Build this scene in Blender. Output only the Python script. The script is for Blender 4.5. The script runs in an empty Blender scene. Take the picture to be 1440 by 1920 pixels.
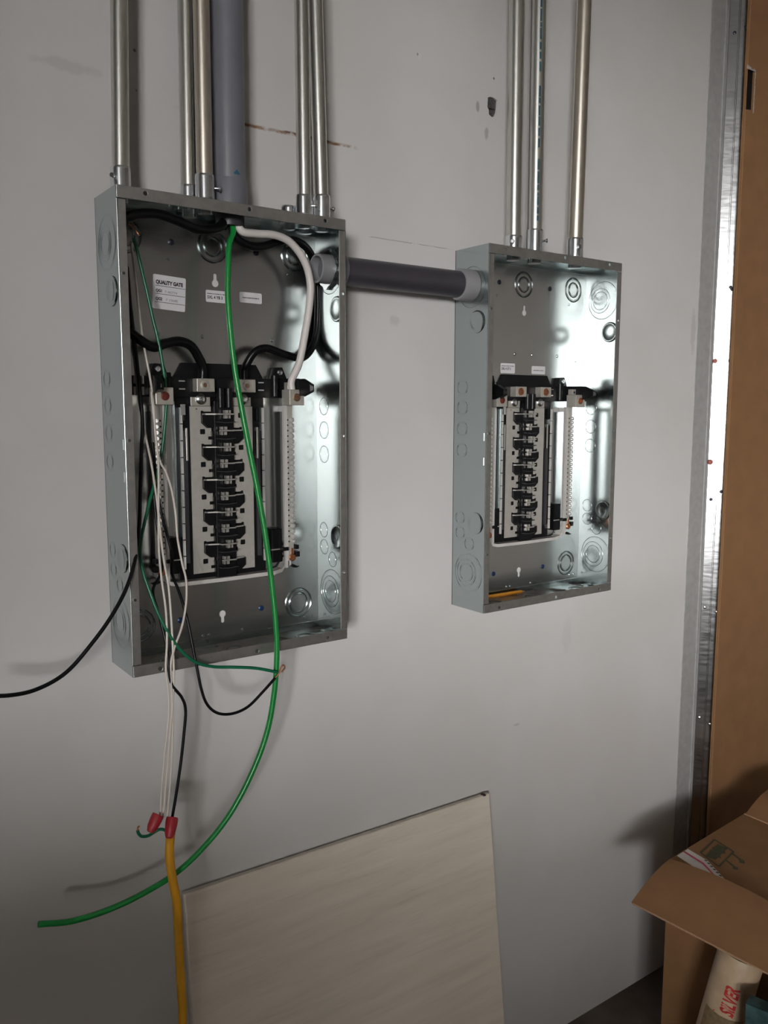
import bpy, math, random
from mathutils import Vector, Matrix
from mathutils.geometry import tessellate_polygon

random.seed(7)
PI = math.pi
scene = bpy.context.scene
COL = scene.collection

# ------------------------------------------------------------------ camera
FPX, CAM = 1579.07, Vector((-0.38219, -1.24187, 1.44717))
YAW, PITCH, ROLL = 0.61916, -0.12159, 0.00146
fw = Vector((math.sin(YAW) * math.cos(PITCH), math.cos(YAW) * math.cos(PITCH), math.sin(PITCH)))
r0 = Vector((math.cos(YAW), -math.sin(YAW), 0))
u0 = r0.cross(fw)
rt = r0 * math.cos(ROLL) + u0 * math.sin(ROLL)
up = -r0 * math.sin(ROLL) + u0 * math.cos(ROLL)
cam_d = bpy.data.cameras.new('camera')
cam_d.sensor_fit = 'VERTICAL'
cam_d.sensor_height = 36.0
cam_d.lens = 36.0 * FPX / 1920.0
cam_d.clip_start = 0.02
cam = bpy.data.objects.new('camera', cam_d)
COL.objects.link(cam)
m = Matrix((rt, up, -fw)).transposed().to_4x4()
m.translation = CAM
cam.matrix_world = m
scene.camera = cam

# ------------------------------------------------------------------ daylight and exposure
WIN = dict(x=-2.3, y0=-4.35, y1=-2.65, z0=0.95, z1=2.35)      # the window of the left wall
world = bpy.data.worlds.new('overcast_sky')
scene.world = world
world.use_nodes = True
bg = world.node_tree.nodes['Background']
bg.inputs[0].default_value = (1.0, 0.985, 0.965, 1)
bg.inputs[1].default_value = 43.0
pl = bpy.data.lights.new('window_portal', 'AREA')
pl.shape = 'RECTANGLE'
pl.size = WIN['y1'] - WIN['y0']
pl.size_y = WIN['z1'] - WIN['z0']
pl.cycles.is_portal = True
po = bpy.data.objects.new('window_portal', pl)
po.location = (WIN['x'] - 0.02, (WIN['y0'] + WIN['y1']) / 2, (WIN['z0'] + WIN['z1']) / 2)
po.rotation_euler = Matrix(((0, 0, -1), (1, 0, 0), (0, -1, 0))).to_euler()
COL.objects.link(po)
vs = scene.view_settings
vs.view_transform = 'Standard'
vs.look = 'None'
vs.gamma = 1.0
vs.use_curve_mapping = False
vs.exposure = 1.15
scene.cycles.use_denoising = True
scene.cycles.max_bounces = 10
scene.cycles.diffuse_bounces = 5
scene.cycles.glossy_bounces = 6
scene.cycles.sample_clamp_indirect = 2.0
scene.cycles.caustics_reflective = False


def at(px, py, y):
    """the point of the plane y = const that the photograph shows at a pixel of its 1440 x 1920 frame"""
    d = fw + rt * ((px - 720) / FPX) - up * ((py - 960) / FPX)
    return CAM + d * ((y - CAM.y) / d.y)


# ------------------------------------------------------------------ materials
def new_mat(name):
    mt = bpy.data.materials.new(name)
    mt.use_nodes = True
    nt = mt.node_tree
    return mt, nt, nt.nodes['Principled BSDF']


def mat(name, col, rough=0.5, metal=0.0, noise=0.0, scale=40.0, bump=0.0, bscale=None, stretch=None, rvar=0.0,
        col2=None, coat=0.0, spec=None):
    mt, nt, b = new_mat(name)
    N, K = nt.nodes.new, nt.links.new
    b.inputs['Base Color'].default_value = (*col, 1)
    b.inputs['Roughness'].default_value = rough
    b.inputs['Metallic'].default_value = metal
    if coat:
        b.inputs['Coat Weight'].default_value = coat
    if spec is not None:
        b.inputs['Specular IOR Level'].default_value = spec
    if noise or bump or rvar:
        tc = N('ShaderNodeTexCoord')
        mp = N('ShaderNodeMapping')
        mp.inputs['Scale'].default_value = stretch or (1, 1, 1)
        K(tc.outputs['Object'], mp.inputs[0])
        tx = N('ShaderNodeTexNoise')
        tx.inputs['Scale'].default_value = scale
        tx.inputs['Detail'].default_value = 5
        K(mp.outputs[0], tx.inputs['Vector'])
        if noise:
            mx = N('ShaderNodeMix')
            mx.data_type = 'RGBA'
            c2 = col2 or tuple(c * (1 - noise) for c in col)
            mx.inputs['A'].default_value = (*col, 1)
            mx.inputs['B'].default_value = (*c2, 1)
            rp = N('ShaderNodeMapRange')
            rp.inputs['From Min'].default_value = 0.35
            rp.inputs['From Max'].default_value = 0.65
            K(tx.outputs['Fac'], rp.inputs['Value'])
            K(rp.outputs[0], mx.inputs['Factor'])
            K(mx.outputs['Result'], b.inputs['Base Color'])
        if rvar:
            rr = N('ShaderNodeMapRange')
            rr.inputs['From Min'].default_value = 0.3
            rr.inputs['From Max'].default_value = 0.7
            rr.inputs['To Min'].default_value = max(0.02, rough - rvar)
            rr.inputs['To Max'].default_value = rough + rvar
            K(tx.outputs['Fac'], rr.inputs['Value'])
            K(rr.outputs[0], b.inputs['Roughness'])
        if bump:
            t2 = tx
            if bscale:
                t2 = N('ShaderNodeTexNoise')
                t2.inputs['Scale'].default_value = bscale
                t2.inputs['Detail'].default_value = 4
                K(mp.outputs[0], t2.inputs['Vector'])
            bp = N('ShaderNodeBump')
            bp.inputs['Strength'].default_value = bump
            bp.inputs['Distance'].default_value = 0.002
            K(t2.outputs['Fac'], bp.inputs['Height'])
            K(bp.outputs[0], b.inputs['Normal'])
    return mt


GALV = mat('galvanised_sheet', (0.475, 0.535, 0.54), 0.19, 1.0)
GALVO = mat('galvanised_edge', (0.50, 0.50, 0.49), 0.42, 1.0, 0.15, 80)
ZINC = mat('zinc_stud', (0.50, 0.51, 0.52), 0.19, 1.0, 0.10, 30, rvar=0.04, stretch=(1, 1, 6))
BEADM = mat('dull_zinc_bead', (0.50, 0.50, 0.495), 0.55, 0.3, 0.12, 60)
EMT = mat('emt_steel', (0.72, 0.72, 0.68), 0.30, 1.0, 0.1, 60, stretch=(4, 4, 0.6))
EMTW = mat('emt_steel_warm', (0.74, 0.68, 0.59), 0.36, 1.0, 0.12, 60, stretch=(4, 4, 0.6))
CHROME = mat('bright_zinc', (0.84, 0.87, 0.90), 0.20, 1.0)
TIN = mat('tin_plated_bus', (0.60, 0.58, 0.54), 0.48, 0.55, 0.08, 90)
ALU = mat('aluminium_lug', (0.58, 0.55, 0.50), 0.42, 0.6, 0.1, 120)
STAB = mat('stab_tin', (0.72, 0.71, 0.68), 0.3, 0.85)
BLACK = mat('black_plastic', (0.006, 0.006, 0.007), 0.34, 0.0, spec=0.22)
SLEEVE = mat('smoky_plastic', (0.04, 0.04, 0.045), 0.3, spec=0.3)
GALVB = mat('galvanised_back', (0.52, 0.53, 0.525), 0.25, 1.0)
WHITEP = mat('white_plastic', (0.56, 0.54, 0.52), 0.42, 0.0, 0.08, 60)
COPPER = mat('copper', (0.58, 0.23, 0.11), 0.35, 0.9, 0.3, 200)
BRONZE = mat('yellow_chromate_screw', (0.40, 0.25, 0.15), 0.35, 0.9, 0.3, 300)
SCREWM = mat('plated_screw', (0.80, 0.79, 0.77), 0.32, 0.6)
RUSTS = mat('red_screw', (0.15, 0.03, 0.02), 0.5, 0.4)
DARKS = mat('dark_steel', (0.03, 0.035, 0.05), 0.4, 0.6)
BLUES = mat('blue_bolt', (0.02, 0.05, 0.14), 0.35, 0.5)
PVC = mat('grey_conduit_plastic', (0.155, 0.16, 0.185), 0.36, 0.0, 0.08, 30)
PVCD = mat('dark_grey_conduit_plastic', (0.045, 0.042, 0.052), 0.38, 0.0, 0.1, 30)
PVCL = mat('light_grey_conduit_plastic', (0.24, 0.24, 0.25), 0.42, 0.0, 0.06, 30)
WBLACK = mat('black_insulation', (0.004, 0.004, 0.005), 0.32, 0.0, spec=0.22)
WWHITE = mat('white_insulation', (0.66, 0.62, 0.60), 0.4, 0.0)
WCREAM = mat('aged_white_insulation', (0.58, 0.53, 0.48), 0.4, 0.0)
WGREEN = mat('green_insulation', (0.005, 0.20, 0.035), 0.30, 0.0)
WGREEN2 = mat('deep_green_insulation', (0.004, 0.11, 0.05), 0.32, 0.0)
YELLOW = mat('yellow_jacket', (0.62, 0.30, 0.012), 0.48, 0.0, 0.3, 60, stretch=(1, 1, .3))
RED = mat('red_plastic', (0.30, 0.012, 0.02), 0.5, 0.0)
PAPER = mat('sticker_paper', (0.68, 0.67, 0.70), 0.6, 0.0)
INK = mat('black_ink', (0.012, 0.012, 0.014), 0.7, 0.0)
INKG = mat('grey_stamp_ink', (0.16, 0.16, 0.19), 0.7, 0.0)
INKB = mat('teal_print_ink', (0.01, 0.06, 0.09), 0.5, 0.0)
INKR = mat('red_print_ink', (0.42, 0.02, 0.02), 0.6, 0.0)
INKGR = mat('green_print_ink', (0.055, 0.06, 0.022), 0.8, 0.0, 0.3, 200)
GREENS = mat('green_stripe_ink', (0.05, 0.12, 0.02), 0.8, 0.0)
CARD = mat('corrugated_cardboard', (0.235, 0.125, 0.058), 0.85, 0.0, 0.10, 18, bump=0.15, bscale=150, spec=0.2)
CARDL = mat('cardboard_cut_edge', (0.40, 0.25, 0.15), 0.9, 0.0, 0.2, 200, spec=0.2)
TAPE = mat('white_tape', (0.62, 0.58, 0.54), 0.4, 0.0)
TAPER = mat('red_tape_line', (0.45, 0.03, 0.08), 0.4, 0.0)
TORN = mat('torn_paper', (0.46, 0.42, 0.38), 0.9, 0.0, 0.3, 150, bump=0.6, bscale=300)
CREAM = mat('cream_tube', (0.48, 0.36, 0.24), 0.5, 0.0, 0.15, 30)
TUBEB = mat('tan_printed_band', (0.24, 0.17, 0.09), 0.55, 0.0, 0.3, 120)
TEAL = mat('teal_plastic_film', (0.06, 0.12, 0.125), 0.25, 0.0, 0.5, 40, bump=0.7, bscale=30, coat=0.4)
ORANGE = mat('orange_pencil', (0.90, 0.40, 0.04), 0.5, 0.0)
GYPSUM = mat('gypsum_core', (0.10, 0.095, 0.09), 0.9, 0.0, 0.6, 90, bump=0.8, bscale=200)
CEIL = mat('ceiling_paint', (0.80, 0.80, 0.79), 0.9, 0.0)
SIDEW = mat('side_wall_paint', (0.72, 0.71, 0.70), 0.9, 0.0, 0.05, 3)
RIGHTW = mat('raw_board_wall', (0.25, 0.235, 0.22), 0.9, 0.0, 0.2, 4)
FRAMEM = mat('window_frame_paint', (0.5, 0.5, 0.5), 0.5, 0.0)


def glass_mat():
    mt, nt, b = new_mat('window_glass')
    nt.nodes.remove(b)
    tr = nt.nodes.new('ShaderNodeBsdfTransparent')
    gl = nt.nodes.new('ShaderNodeBsdfGlossy')
    gl.inputs['Roughness'].default_value = 0.02
    mx = nt.nodes.new('ShaderNodeMixShader')
    mx.inputs[0].default_value = 0.06
    nt.links.new(tr.outputs[0], mx.inputs[1])
    nt.links.new(gl.outputs[0], mx.inputs[2])
    nt.links.new(mx.outputs[0], nt.nodes['Material Output'].inputs[0])
    return mt


GLASS = glass_mat()


def math_node(nt, op, a, b=None, clamp=False):
    n = nt.nodes.new('ShaderNodeMath')
    n.operation = op
    n.use_clamp = clamp
    for i, v in enumerate((a, b)):
        if v is None:
            continue
        if isinstance(v, (int, float)):
            n.inputs[i].default_value = v
        else:
            nt.links.new(v, n.inputs[i])
    return n.outputs[0]


def sstep(nt, v, lo, hi):
    n = nt.nodes.new('ShaderNodeMapRange')
    n.interpolation_type = 'SMOOTHSTEP'
    n.inputs['From Min'].default_value = lo
    n.inputs['From Max'].default_value = hi
    nt.links.new(v, n.inputs['Value'])
    return n.outputs[0]


def wall_mat():
    """flat white paint over drywall with its scuffs, a rust streak and a pencil line"""
    mt, nt, b = new_mat('white_wall_paint')
    N, K = nt.nodes.new, nt.links.new
    tc = N('ShaderNodeTexCoord')
    big = N('ShaderNodeTexNoise')
    big.inputs['Scale'].default_value = 2.2
    big.inputs['Detail'].default_value = 6
    K(tc.outputs['Object'], big.inputs['Vector'])
    fine = N('ShaderNodeTexNoise')
    fine.inputs['Scale'].default_value = 160
    fine.inputs['Detail'].default_value = 3
    K(tc.outputs['Object'], fine.inputs['Vector'])
    mid = N('ShaderNodeTexNoise')
    mid.inputs['Scale'].default_value = 45
    mid.inputs['Detail'].default_value = 5
    K(tc.outputs['Object'], mid.inputs['Vector'])
    base = N('ShaderNodeMix')
    base.data_type = 'RGBA'
    base.inputs['A'].default_value = (0.60, 0.585, 0.575, 1)
    base.inputs['B'].default_value = (0.65, 0.645, 0.645, 1)
    K(sstep(nt, big.outputs['Fac'], 0.35, 0.65), base.inputs['Factor'])
    cur = base.outputs['Result']

    def over(mask, col):
        nonlocal cur
        mx = N('ShaderNodeMix')
        mx.data_type = 'RGBA'
        K(mask, mx.inputs['Factor'])
        K(cur, mx.inputs['A'])
        mx.inputs['B'].default_value = (*col, 1)
        cur = mx.outputs['Result']

    def seg(p, q, w, strength, nlo, nhi, col):
        p, q = Vector(p), Vector(q)
        d = q - p
        mp = N('ShaderNodeMapping')
        mp.vector_type = 'TEXTURE'
        mp.inputs['Location'].default_value = p
        mp.inputs['Rotation'].default_value = (0, -math.atan2(d.z, d.x), 0)
        K(tc.outputs['Object'], mp.inputs[0])
        wob = math_node(nt, 'MULTIPLY', math_node(nt, 'SUBTRACT', mid.outputs['Fac'], 0.5), w * 2.2)
        sp = N('ShaderNodeSeparateXYZ')
        K(mp.outputs[0], sp.inputs[0])
        az = math_node(nt, 'ABSOLUTE', math_node(nt, 'ADD', sp.outputs[2], wob))
        k = math_node(nt, 'SUBTRACT', 1.0, sstep(nt, az, w * 0.15, w))
        xa = sstep(nt, sp.outputs[0], 0.0, 0.01)
        xb = math_node(nt, 'SUBTRACT', 1.0, sstep(nt, sp.outputs[0], d.length - 0.02, d.length))
        k = math_node(nt, 'MULTIPLY', math_node(nt, 'MULTIPLY', k, xa), xb)
        k = math_node(nt, 'MULTIPLY', k, math_node(nt, 'MULTIPLY', sstep(nt, mid.outputs['Fac'], nlo, nhi), strength))
        over(k, col)

    def blob(c, rx, rz, strength, col, soft=0.5):
        mp = N('ShaderNodeMapping')
        mp.vector_type = 'TEXTURE'
        mp.inputs['Location'].default_value = c
        mp.inputs['Scale'].default_value = (rx, 1.0, rz)
        K(tc.outputs['Object'], mp.inputs[0])
        ln = N('ShaderNodeVectorMath')
        ln.operation = 'LENGTH'
        K(mp.outputs[0], ln.inputs[0])
        dd = math_node(nt, 'ADD', ln.outputs['Value'], math_node(nt, 'MULTIPLY', math_node(nt, 'SUBTRACT', mid.outputs['Fac'], 0.5), 1.4))
        k = math_node(nt, 'SUBTRACT', 1.0, sstep(nt, dd, 1 - soft, 1.0))
        over(math_node(nt, 'MULTIPLY', k, strength), col)

    seg((0.225, 0, 1.886), (0.45, 0, 1.886), 0.0040, 0.95, 0.38, 0.58, (0.20, 0.085, 0.028))
    seg((0.30, 0, 1.888), (0.40, 0, 1.887), 0.0028, 0.9, 0.30, 0.5, (0.12, 0.05, 0.02))
    seg((0.468, 0, 1.744), (0.665, 0, 1.742), 0.0012, 0.5, 0.35, 0.5, (0.12, 0.11, 0.10))
    blob((0.739, 0, 1.961), 0.006, 0.014, 0.5, (0.22, 0.21, 0.20))
    blob((0.716, 0, 2.005), 0.005, 0.012, 0.55, (0.18, 0.17, 0.16))
    blob((0.579, 0, 2.062), 0.005, 0.010, 0.35, (0.75, 0.74, 0.72))
    blob((0.755, 0, 2.065), 0.0025, 0.003, 0.9, (0.1, 0.1, 0.1))
    blob((0.574, 0, 2.066), 0.002, 0.003, 0.8, (0.2, 0.2, 0.2))
    blob((0.065, 0, 1.954), 0.003, 0.003, 0.85, (0.15, 0.14, 0.14))
    blob((0.066, 0, 1.90), 0.002, 0.002, 0.7, (0.2, 0.2, 0.2))
    blob((0.526, 0, 1.606), 0.014, 0.012, 0.25, (0.36, 0.31, 0.26))
    blob((-0.03, 0, 1.912), 0.05, 0.010, 0.25, (0.36, 0.35, 0.34))
    blob((0.145, 0, 1.89), 0.03, 0.008, 0.18, (0.36, 0.35, 0.34))
    blob((1.41, 0, 1.635), 0.012, 0.06, 0.35, (0.36, 0.33, 0.32))
    blob((0.876, 0, 2.02), 0.012, 0.02, 0.2, (0.45, 0.43, 0.42))
    blob((0.85, 0, 0.78), 0.012, 0.003, 0.4, (0.3, 0.3, 0.3))
    blob((1.0, 0, 0.95), 0.02, 0.05, 0.15, (0.4, 0.4, 0.4))
    K(cur, b.inputs['Base Color'])
    b.inputs['Roughness'].default_value = 0.72
    b.inputs['Specular IOR Level'].default_value = 0.3
    bp = N('ShaderNodeBump')
    bp.inputs['Strength'].default_value = 0.10
    bp.inputs['Distance'].default_value = 0.001
    K(fine.outputs['Fac'], bp.inputs['Height'])
    bp2 = N('ShaderNodeBump')
    bp2.inputs['Strength'].default_value = 0.12
    bp2.inputs['Distance'].default_value = 0.02
    K(big.outputs['Fac'], bp2.inputs['Height'])
    K(bp.outputs[0], bp2.inputs['Normal'])
    K(bp2.outputs[0], b.inputs['Normal'])
    return mt


def wood_mat():
    """pale whitewashed wood-grain laminate, grain along the board's width"""
    mt, nt, b = new_mat('whitewashed_laminate')
    N, K = nt.nodes.new, nt.links.new
    tc = N('ShaderNodeTexCoord')
    mp = N('ShaderNodeMapping')
    mp.inputs['Scale'].default_value = (1.3, 1, 15)
    K(tc.outputs['Object'], mp.inputs[0])
    n1 = N('ShaderNodeTexNoise')
    n1.inputs['Scale'].default_value = 2.6
    n1.inputs['Detail'].default_value = 9
    n1.inputs['Roughness'].default_value = 0.62
    n1.inputs['Distortion'].default_value = 0.25
    K(mp.outputs[0], n1.inputs['Vector'])
    mp2 = N('ShaderNodeMapping')
    mp2.inputs['Scale'].default_value = (6, 1, 190)
    K(tc.outputs['Object'], mp2.inputs[0])
    n2 = N('ShaderNodeTexNoise')
    n2.inputs['Scale'].default_value = 2.0
    n2.inputs['Detail'].default_value = 4
    K(mp2.outputs[0], n2.inputs['Vector'])
    rp = N('ShaderNodeValToRGB')
    rp.color_ramp.elements[0].position = 0.30
    rp.color_ramp.elements[0].color = (0.66, 0.59, 0.50, 1)
    rp.color_ramp.elements[1].position = 0.66
    rp.color_ramp.elements[1].color = (0.80, 0.735, 0.64, 1)
    e = rp.color_ramp.elements.new(0.46)
    e.color = (0.74, 0.675, 0.58, 1)
    K(n1.outputs['Fac'], rp.inputs[0])
    mx = N('ShaderNodeMix')
    mx.data_type = 'RGBA'
    mx.blend_type = 'MULTIPLY'
    K(math_node(nt, 'MULTIPLY', sstep(nt, n2.outputs['Fac'], 0.54, 0.74), 0.22), mx.inputs['Factor'])
    K(rp.outputs[0], mx.inputs['A'])
    mx.inputs['B'].default_value = (0.62, 0.56, 0.50, 1)
    K(mx.outputs['Result'], b.inputs['Base Color'])
    b.inputs['Roughness'].default_value = 0.55
    return mt


def floor_mat():
    mt, nt, b = new_mat('dusty_concrete')
    N, K = nt.nodes.new, nt.links.new
    tc = N('ShaderNodeTexCoord')
    n1 = N('ShaderNodeTexNoise')
    n1.inputs['Scale'].default_value = 5
    n1.inputs['Detail'].default_value = 8
    K(tc.outputs['Object'], n1.inputs['Vector'])
    rp = N('ShaderNodeValToRGB')
    rp.color_ramp.elements[0].position = 0.38
    rp.color_ramp.elements[0].color = (0.060, 0.040, 0.028, 1)
    rp.color_ramp.elements[1].position = 0.62
    rp.color_ramp.elements[1].color = (0.12, 0.10, 0.08, 1)
    K(n1.outputs['Fac'], rp.inputs[0])
    K(rp.outputs[0], b.inputs['Base Color'])
    b.inputs['Roughness'].default_value = 0.9
    return mt


def dusty_galv():
    """galvanised sheet with plaster dust fallen on it"""
    mt, nt, b = new_mat('dusty_galvanised_sheet')
    N, K = nt.nodes.new, nt.links.new
    b.inputs['Base Color'].default_value = (0.54, 0.56, 0.56, 1)
    b.inputs['Metallic'].default_value = 1
    b.inputs['Roughness'].default_value = 0.3
    d = N('ShaderNodeBsdfDiffuse')
    d.inputs['Color'].default_value = (0.82, 0.80, 0.78, 1)
    tc = N('ShaderNodeTexCoord')
    n1 = N('ShaderNodeTexNoise')
    n1.inputs['Scale'].default_value = 16
    n1.inputs['Detail'].default_value = 9
    n1.inputs['Roughness'].default_value = 0.7
    K(tc.outputs['Object'], n1.inputs['Vector'])
    mx = N('ShaderNodeMixShader')
    K(sstep(nt, n1.outputs['Fac'], 0.43, 0.56), mx.inputs[0])
    K(b.outputs[0], mx.inputs[1])
    K(d.outputs[0], mx.inputs[2])
    K(mx.outputs[0], nt.nodes['Material Output'].inputs[0])
    return mt


WALLM, WOOD, FLOORM, DUSTY = wall_mat(), wood_mat(), floor_mat(), dusty_galv()


# ------------------------------------------------------------------ mesh helpers
class MB:
    def __init__(self):
        self.v, self.f = [], []

    def add(self, vs_, fs_):
        o = len(self.v)
        self.v += [tuple(p) for p in vs_]
        self.f += [tuple(i + o for i in f) for f in fs_]
        return self

    def box(self, x0, x1, y0, y1, z0, z1):
        vs_ = [(x, y, z) for x in (x0, x1) for y in (y0, y1) for z in (z0, z1)]
        return self.add(vs_, [(0, 1, 3, 2), (4, 6, 7, 5), (0, 4, 5, 1), (2, 3, 7, 6), (0, 2, 6, 4), (1, 5, 7, 3)])

    def prism(self, pts, ext, a=(1, 0, 0), b=(0, 0, 1), o=(0, 0, 0), c=None):
        """outline pts in the (a, b) plane through o, pushed along c by the interval ext"""
        return self.plate(pts, [], ext, a, b, o, c)

    def plate(self, outer, holes, ext, a=(1, 0, 0), b=(0, 0, 1), o=(0, 0, 0), c=None):
        a, b, o = Vector(a), Vector(b), Vector(o)
        c = Vector(c) if c else Vector((0, -1, 0))
        loops = [outer] + list(holes)
        flat = [p for l in loops for p in l]
        tris = tessellate_polygon([[Vector((p[0], p[1], 0)) for p in l] for l in loops])
        n = len(flat)
        vs_ = [o + a * p[0] + b * p[1] + c * e for e in ext for p in flat]
        fs_ = [tuple(t) for t in tris] + [tuple(n + i for i in reversed(t)) for t in tris]
        k = 0
        for l in loops:
            for i in range(len(l)):
                j = (i + 1) % len(l)
                fs_.append((k + i, k + j, n + k + j, n + k + i))
            k += len(l)
        return self.add(vs_, fs_)

    def lathe(self, prof, o, axis, seg=20, cap=True):
        """profile of (radius, height) turned about axis through o"""
        o, w = Vector(o), Vector(axis).normalized()
        t = Vector((1, 0, 0)) if abs(w.x) < 0.8 else Vector((0, 0, 1))
        e1 = w.cross(t).normalized()
        e2 = w.cross(e1)
        vs_ = []
        for r, h in prof:
            for k in range(seg):
                q = 2 * PI * k / seg
                vs_.append(o + w * h + (e1 * math.cos(q) + e2 * math.sin(q)) * r)
        fs_ = []
        for i in range(len(prof) - 1):
            for k in range(seg):
                k2 = (k + 1) % seg
                fs_.append((i * seg + k, i * seg + k2, (i + 1) * seg + k2, (i + 1) * seg + k))
        if cap:
            fs_.append(tuple(range(seg)))
            fs_.append(tuple((len(prof) - 1) * seg + k for k in reversed(range(seg))))
        return self.add(vs_, fs_)

    def cyl(self, o, axis, r, h, seg=16):
        return self.lathe([(r * 0.94, 0), (r, 0.06 * r), (r, h - 0.06 * r), (r * 0.94, h)], o, axis, seg)

    def ring(self, o, axis, r, wd, ht, seg=36):
        """a low ridge round a circle, standing out on both sides of the sheet"""
        pr = [(r - wd, 0), (r, ht), (r + wd, 0), (r, -ht), (r - wd, 0)]
        return self.lathe(pr, o, axis, seg, cap=False)

    def tube(self, pts, r, seg=10, sub=8, flat=1.0):
        P = smooth_path([Vector(p) for p in pts], sub)
        n = len(P)
        R = r if isinstance(r, (list, tuple)) else None
        e1 = None
        vs_, fs_ = [], []
        for i, p in enumerate(P):
            t = (P[min(i + 1, n - 1)] - P[max(i - 1, 0)]).normalized()
            if e1 is None:
                g = Vector((0, 1, 0)) if abs(t.y) < 0.9 else Vector((1, 0, 0))
                e1 = g.cross(t).normalized()
            e1 = (e1 - t * e1.dot(t)).normalized()
            e2 = t.cross(e1)
            rr = r if R is None else R[min(int(i * len(R) / n), len(R) - 1)]
            for k in range(seg):
                q = 2 * PI * k / seg
                vs_.append(p + e1 * (math.cos(q) * rr) + e2 * (math.sin(q) * rr * flat))
        for i in range(n - 1):
            for k in range(seg):
                k2 = (k + 1) % seg
                fs_.append((i * seg + k, i * seg + k2, (i + 1) * seg + k2, (i + 1) * seg + k))
        fs_.append(tuple(reversed(range(seg))))
        fs_.append(tuple((n - 1) * seg + k for k in range(seg)))
        return self.add(vs_, fs_)

    def build(self, name, material, parent=None, smooth=False, bevel=0.0):
        me = bpy.data.meshes.new(name)
        me.from_pydata(self.v, [], self.f)
        me.validate()
        import bmesh
        bm = bmesh.new()
        bm.from_mesh(me)
        bmesh.ops.recalc_face_normals(bm, faces=bm.faces)
        bm.to_mesh(me)
        bm.free()
        if smooth:
            for p in me.polygons:
                p.use_smooth = True
            me.set_sharp_from_angle(angle=math.radians(38))
        me.materials.append(material)
        o = bpy.data.objects.new(name, me)
        COL.objects.link(o)
        if parent:
            o.parent = parent
        if bevel:
            bv = o.modifiers.new('bevel', 'BEVEL')
            bv.width = bevel
            bv.segments = 2
            bv.limit_method = 'ANGLE'
            bv.angle_limit = math.radians(40)
        return o


def smooth_path(P, sub):
    if len(P) < 3 or sub < 2:
        return P
    out = []
    for i in range(len(P) - 1):
        p0 = P[i - 1] if i else P[0] * 2 - P[1]
        p1, p2 = P[i], P[i + 1]
        p3 = P[i + 2] if i + 2 < len(P) else P[-1] * 2 - P[-2]
        for k in range(sub):
            t = k / sub
            out.append(0.5 * ((2 * p1) + (p2 - p0) * t + (2 * p0 - 5 * p1 + 4 * p2 - p3) * t * t + (3 * p1 - p0 - 3 * p2 + p3) * t ** 3))
    out.append(P[-1])
    return out


def circle(cx, cy, r, n=20, a0=0.0):
    return [(cx + r * math.cos(a0 + 2 * PI * k / n), cy + r * math.sin(a0 + 2 * PI * k / n)) for k in range(n)]


def rrect(x0, x1, y0, y1, r, n=4):
    out = []
    for cx, cy, a in ((x1 - r, y1 - r, 0), (x0 + r, y1 - r, PI / 2), (x0 + r, y0 + r, PI), (x1 - r, y0 + r, 1.5 * PI)):
        out += [(cx + r * math.cos(a + PI / 2 * k / n), cy + r * math.sin(a + PI / 2 * k / n)) for k in range(n + 1)]
    return out


def tag(o, label, cat, group=None, kind=None):
    if label:
        o['label'] = label
    if cat:
        o['category'] = cat
    if group:
        o['group'] = group
    if kind:
        o['kind'] = kind
    return o


def struct(o, label=None):
    o['kind'] = 'structure'
    if label:
        o['label'] = label
    return o


def thing(name, label, cat, loc=(0, 0, 0), group=None, rz=0.0):
    o = bpy.data.objects.new(name, None)
    o.empty_display_size = 0.05
    COL.objects.link(o)
    o.location = loc
    o.rotation_euler = (0, 0, rz)
    return tag(o, label, cat, group)


def lettering(body, size, o, a, b, material, parent, bold=0.0, align='LEFT', name='lettering', shear=0.0, squash=1.0):
    """flat printed text: baseline start o, reading direction a, up direction b"""
    cu = bpy.data.curves.new(name, 'FONT')
    cu.body = body
    cu.size = size
    cu.align_x = align
    cu.offset = bold
    cu.shear = shear
    cu.resolution_u = 3
    tmp = bpy.data.objects.new(name, cu)
    COL.objects.link(tmp)
    dg = bpy.context.evaluated_depsgraph_get()
    me = bpy.data.meshes.new_from_object(tmp.evaluated_get(dg))
    bpy.data.objects.remove(tmp)
    a, b, o = Vector(a).normalized() * squash, Vector(b).normalized(), Vector(o)
    for v in me.vertices:
        v.co = o + a * v.co.x + b * v.co.y
    me.materials.clear()
    me.materials.append(material)
    t = bpy.data.objects.new(name, me)
    COL.objects.link(t)
    t.parent = parent
    return t


# ------------------------------------------------------------------ the room
RX0, RX1, RY0, RZ1 = WIN['x'], 2.75, -5.6, 3.1
gouge = [(0.741, 2.028), (0.748, 2.0305), (0.757, 2.030), (0.765, 2.027), (0.764, 2.012), (0.762, 2.004), (0.757, 1.996), (0.751, 1.995), (0.744, 1.9985), (0.7435, 2.006), (0.740, 2.011)]
wb = MB().plate([(RX0 - 0.2, 0), (RX1 + 0.2, 0), (RX1 + 0.2, RZ1), (RX0 - 0.2, RZ1)], [gouge], (0.0, -0.0127)).build('wall_back', WALLM)
struct(wb, 'white painted drywall carrying the two electrical panels')
core = MB()
core.plate(gouge, [], (-0.0035, -0.0125))
core.box(0.744, 0.758, 0.0005, 0.004, 2.010, 2.026)
core.build('gypsum_core', GYPSUM, wb)
struct(MB().box(RX0 - 0.2, RX1 + 0.2, RY0 - 0.2, 0.1, -0.1, 0.0).build('floor', FLOORM), 'dusty stained concrete floor')
struct(MB().box(RX0 - 0.2, RX1 + 0.2, RY0 - 0.2, 0.1, RZ1, RZ1 + 0.1).build('ceiling', CEIL), 'plain ceiling above the panels')
struct(MB().box(RX1, RX1 + 0.1, RY0, 0.0, 0, RZ1).build('wall_right', RIGHTW), 'brown board covered side wall')
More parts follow.
